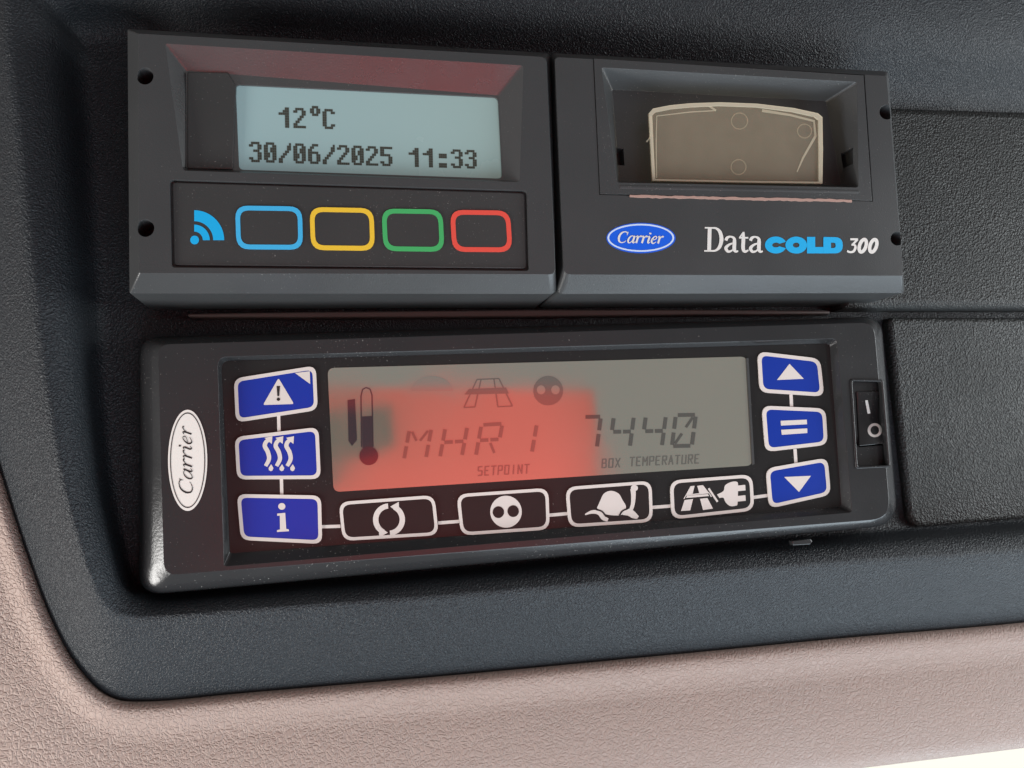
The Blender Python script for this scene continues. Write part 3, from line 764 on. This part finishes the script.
k = key([(670, 480.4), (752.4, 474.2), (754.4, 510.6), (671.8, 519.6)], 'black', 11, 3.2, 'black key with a road and plug symbol')
mb = MB()
mb.sheet([(690.5, 486.2), (694.6, 485.8), (692.6, 493.8), (686, 494.6)], ZI); mb.sheet([(697.2, 485.8), (703, 485.2), (708.8, 492.6), (699.4, 493.6)], ZI)
mb.stroke([(684, 498.8), (686, 495.2), (709, 492.8), (711.4, 496.8)], 1.1, ZI, False)
mb.sheet([(684.6, 500), (693, 499), (690.2, 510.4), (681, 511)], ZI); mb.sheet([(700, 498.8), (707.4, 498), (713, 508.6), (703, 510)], ZI)
mb.sheet([(687, 495.8), (708, 494), (709, 496), (686, 498)], ZI - .0)
mb.stroke([(708.6, 488.4), (717.6, 501.8)], 2.0, ZI, False)
mb.sheet(curve([(717, 494.5), (723.5, 491), (725, 485.5), (731, 482), (737, 481.8), (738, 486), (737.6, 503), (736, 505.6), (730, 506), (725.4, 502), (723.5, 497.8), (719.5, 498)], [0] * 12, 3)[0], ZI)
mb.sheet([(737.4, 485.6), (745.2, 484.8), (745.6, 490.4), (737.4, 491.2)], ZI); mb.sheet([(737.4, 496), (745.4, 495.2), (745.8, 500.8), (737.4, 501.6)], ZI)
icon(k, mb)
# connecting lines
mb = MB()
for a, c in (((278.6, 415.6), (279, 432.5)), ((281.4, 479), (281.8, 495)), ((321.5, 526.8), (340.5, 526.2)), ((438.2, 523), (459, 521.4)), ((549.3, 515.2), (567.5, 513.6)), ((652.4, 507.4), (671, 506)),
             ((753.6, 497.4), (768, 495.4)), ((791, 394.5), (791.6, 406.6)), ((795, 449), (796, 463.5))):
    mb = MB(); mb.stroke([a, c], 3.3, Z1 + .05, False); mb.build('link_line', M['ink'], foil, sheetlike=True)
# oval sticker
ZS = ZH + .12
mb = MB(); mb.prism(circ(187.6, 460.3, 19.6, 50.6, 56), ZH - .1, ZS); st = mb.build('sticker', M['sticker'], ctl); st['label'] = 'upright silver oval sticker with black lettering'
mb = MB(); mb.loft([[P(x, y, ZS + .05) for x, y in circ(187.6, 460.3, 17.6, 47.8, 56)], [P(x, y, ZS + .05) for x, y in circ(187.6, 460.3, 16.7, 46.7, 56)]]); mb.build('sticker_outline', M['inkblack'], st, sheetlike=True)
mb = MB(); letters(mb, 'Carrier', ITAL, (192.6, 495.0), (-.35, -17.9), (-13.6, 0), ZS + .05, slant=.16, bold=.78); mb.build('sticker_lettering', M['inkblack'], st, sheetlike=True)
# rocker switch
sw = MB()
a = [P(856.5, 391.5, 12.6), P(880.5, 391, 12.6), P(885, 418, 11.0), P(889, 443, 13.4), P(859.5, 446, 13.4), P(858, 420, 11.0)]
a = [a[0], a[1], a[2], a[3], a[4], a[5]]
sw.loft([[Vector((p.x, p.y, 7)) for p in a]], False, False)
v = [Vector((p.x, p.y, 6.6)) for p in a] + a
sw = MB(); sw.add(v, [(0, 1, 2, 3, 4, 5), (6, 7, 8, 11), (11, 8, 9, 10), (0, 1, 7, 6), (1, 2, 8, 7), (2, 3, 9, 8), (3, 4, 10, 9), (4, 5, 11, 10), (5, 0, 6, 11)])
rk = sw.build('rocker_switch', M['rocker'], ctl); bevel(rk, 0.25, 3, 40)
mb = MB(); mb.ring(rr(inset(RO, .5), 2), rr([(855.2, 392.6), (881.4, 392.2), (889.0, 444.6), (858.2, 447.4)], 1.5), 12.2, 4.0); o = mb.build('switch_surround', M['rocker'], ctl); bevel(o, .35, 3)
mb = MB(); mb.ring(rr(inset(RO, -1.2), 3), rr(inset(RO, 1.0), 2), ZH + .35, 1.5); o = mb.build('switch_frame', M['rocker'], ctl); bevel(o, .22, 3)
def zrock(y): return 12.6 + (11.0 - 12.6) * (y - 391) / 28 if y < 419 else 11.0 + (13.4 - 11.0) * (y - 419) / 26
mb = MB()
mb.poly([P(x, y, zrock(y) + .1) for x, y in ((865.2, 400.4), (867.8, 400.2), (870.4, 413.4), (867.6, 413.8))])
mb.build('switch_mark', M['white'], rk, sheetlike=True)
mb = MB()
A0 = circ(874.8, 430.2, 7.2, 7.0, 28); A1 = circ(874.8, 430.2, 4.3, 4.5, 28)
mb.loft([[P(x, y, zrock(y) + .12) for x, y in A0], [P(x, y, zrock(y) + .12) for x, y in A1]])
mb.build('switch_mark', M['white'], rk, sheetlike=True)

# ================================================================== WHO TAKES THE PICTURE (only seen mirrored in the lower display)
def mir(px, py, zs, zl=ZM):
    p = P(px, py, zl); k = 1 + (zs - zl) / (D - zl)
    return Vector((p.x * k, p.y * k, zs))
ZT = 450
tl, tr = mir(170, 398, ZT), mir(624, 396, ZT)
cxm = (tl.x + tr.x) / 2; hw = (tr.x - tl.x) / 2
mb = MB(); loops = []
for k in range(9):
    y = tl.y - k * 26
    lp = []
    for i in range(40):
        t = 2 * math.pi * i / 40
        wv = 4 * math.sin(3 * t + k * .9) * min(1, k / 3)
        ax = hw * (0.985 + 0.015 * min(1, k / 2)); az = 95
        sx = math.copysign(abs(math.cos(t)) ** 0.6, math.cos(t)); sz = math.copysign(abs(math.sin(t)) ** 0.8, math.sin(t))
        lp.append(Vector((cxm + ax * sx, y + (6 * math.sin(t * 2) if k == 0 else 0), ZT + 95 + az * sz + wv)))
    loops.append(lp)
mb.loft(loops, True, True)
o = mb.build('red_shirt', M['shirt'], smooth=60); tag(o, 'red shirt of the photographer, mirrored in the lower display', 'shirt')

# the phone held at the chest, the grey patch in the mirrored red
q = [mir(300, 412, 400), mir(392, 404, 400), mir(396, 446, 400), mir(372, 456, 400), mir(346, 462, 400), mir(337, 488, 400), mir(300, 488, 400)]
mb = MB(); mb.loft([[Vector((p.x, p.y, 400)) for p in q], [Vector((p.x, p.y, 409)) for p in q]], True, True)
o = mb.build('gloved_phone', M['phone']); o.name = 'smartphone'; tag(o, 'grey smartphone in front of the red shirt, mirrored in the lower display', 'phone')
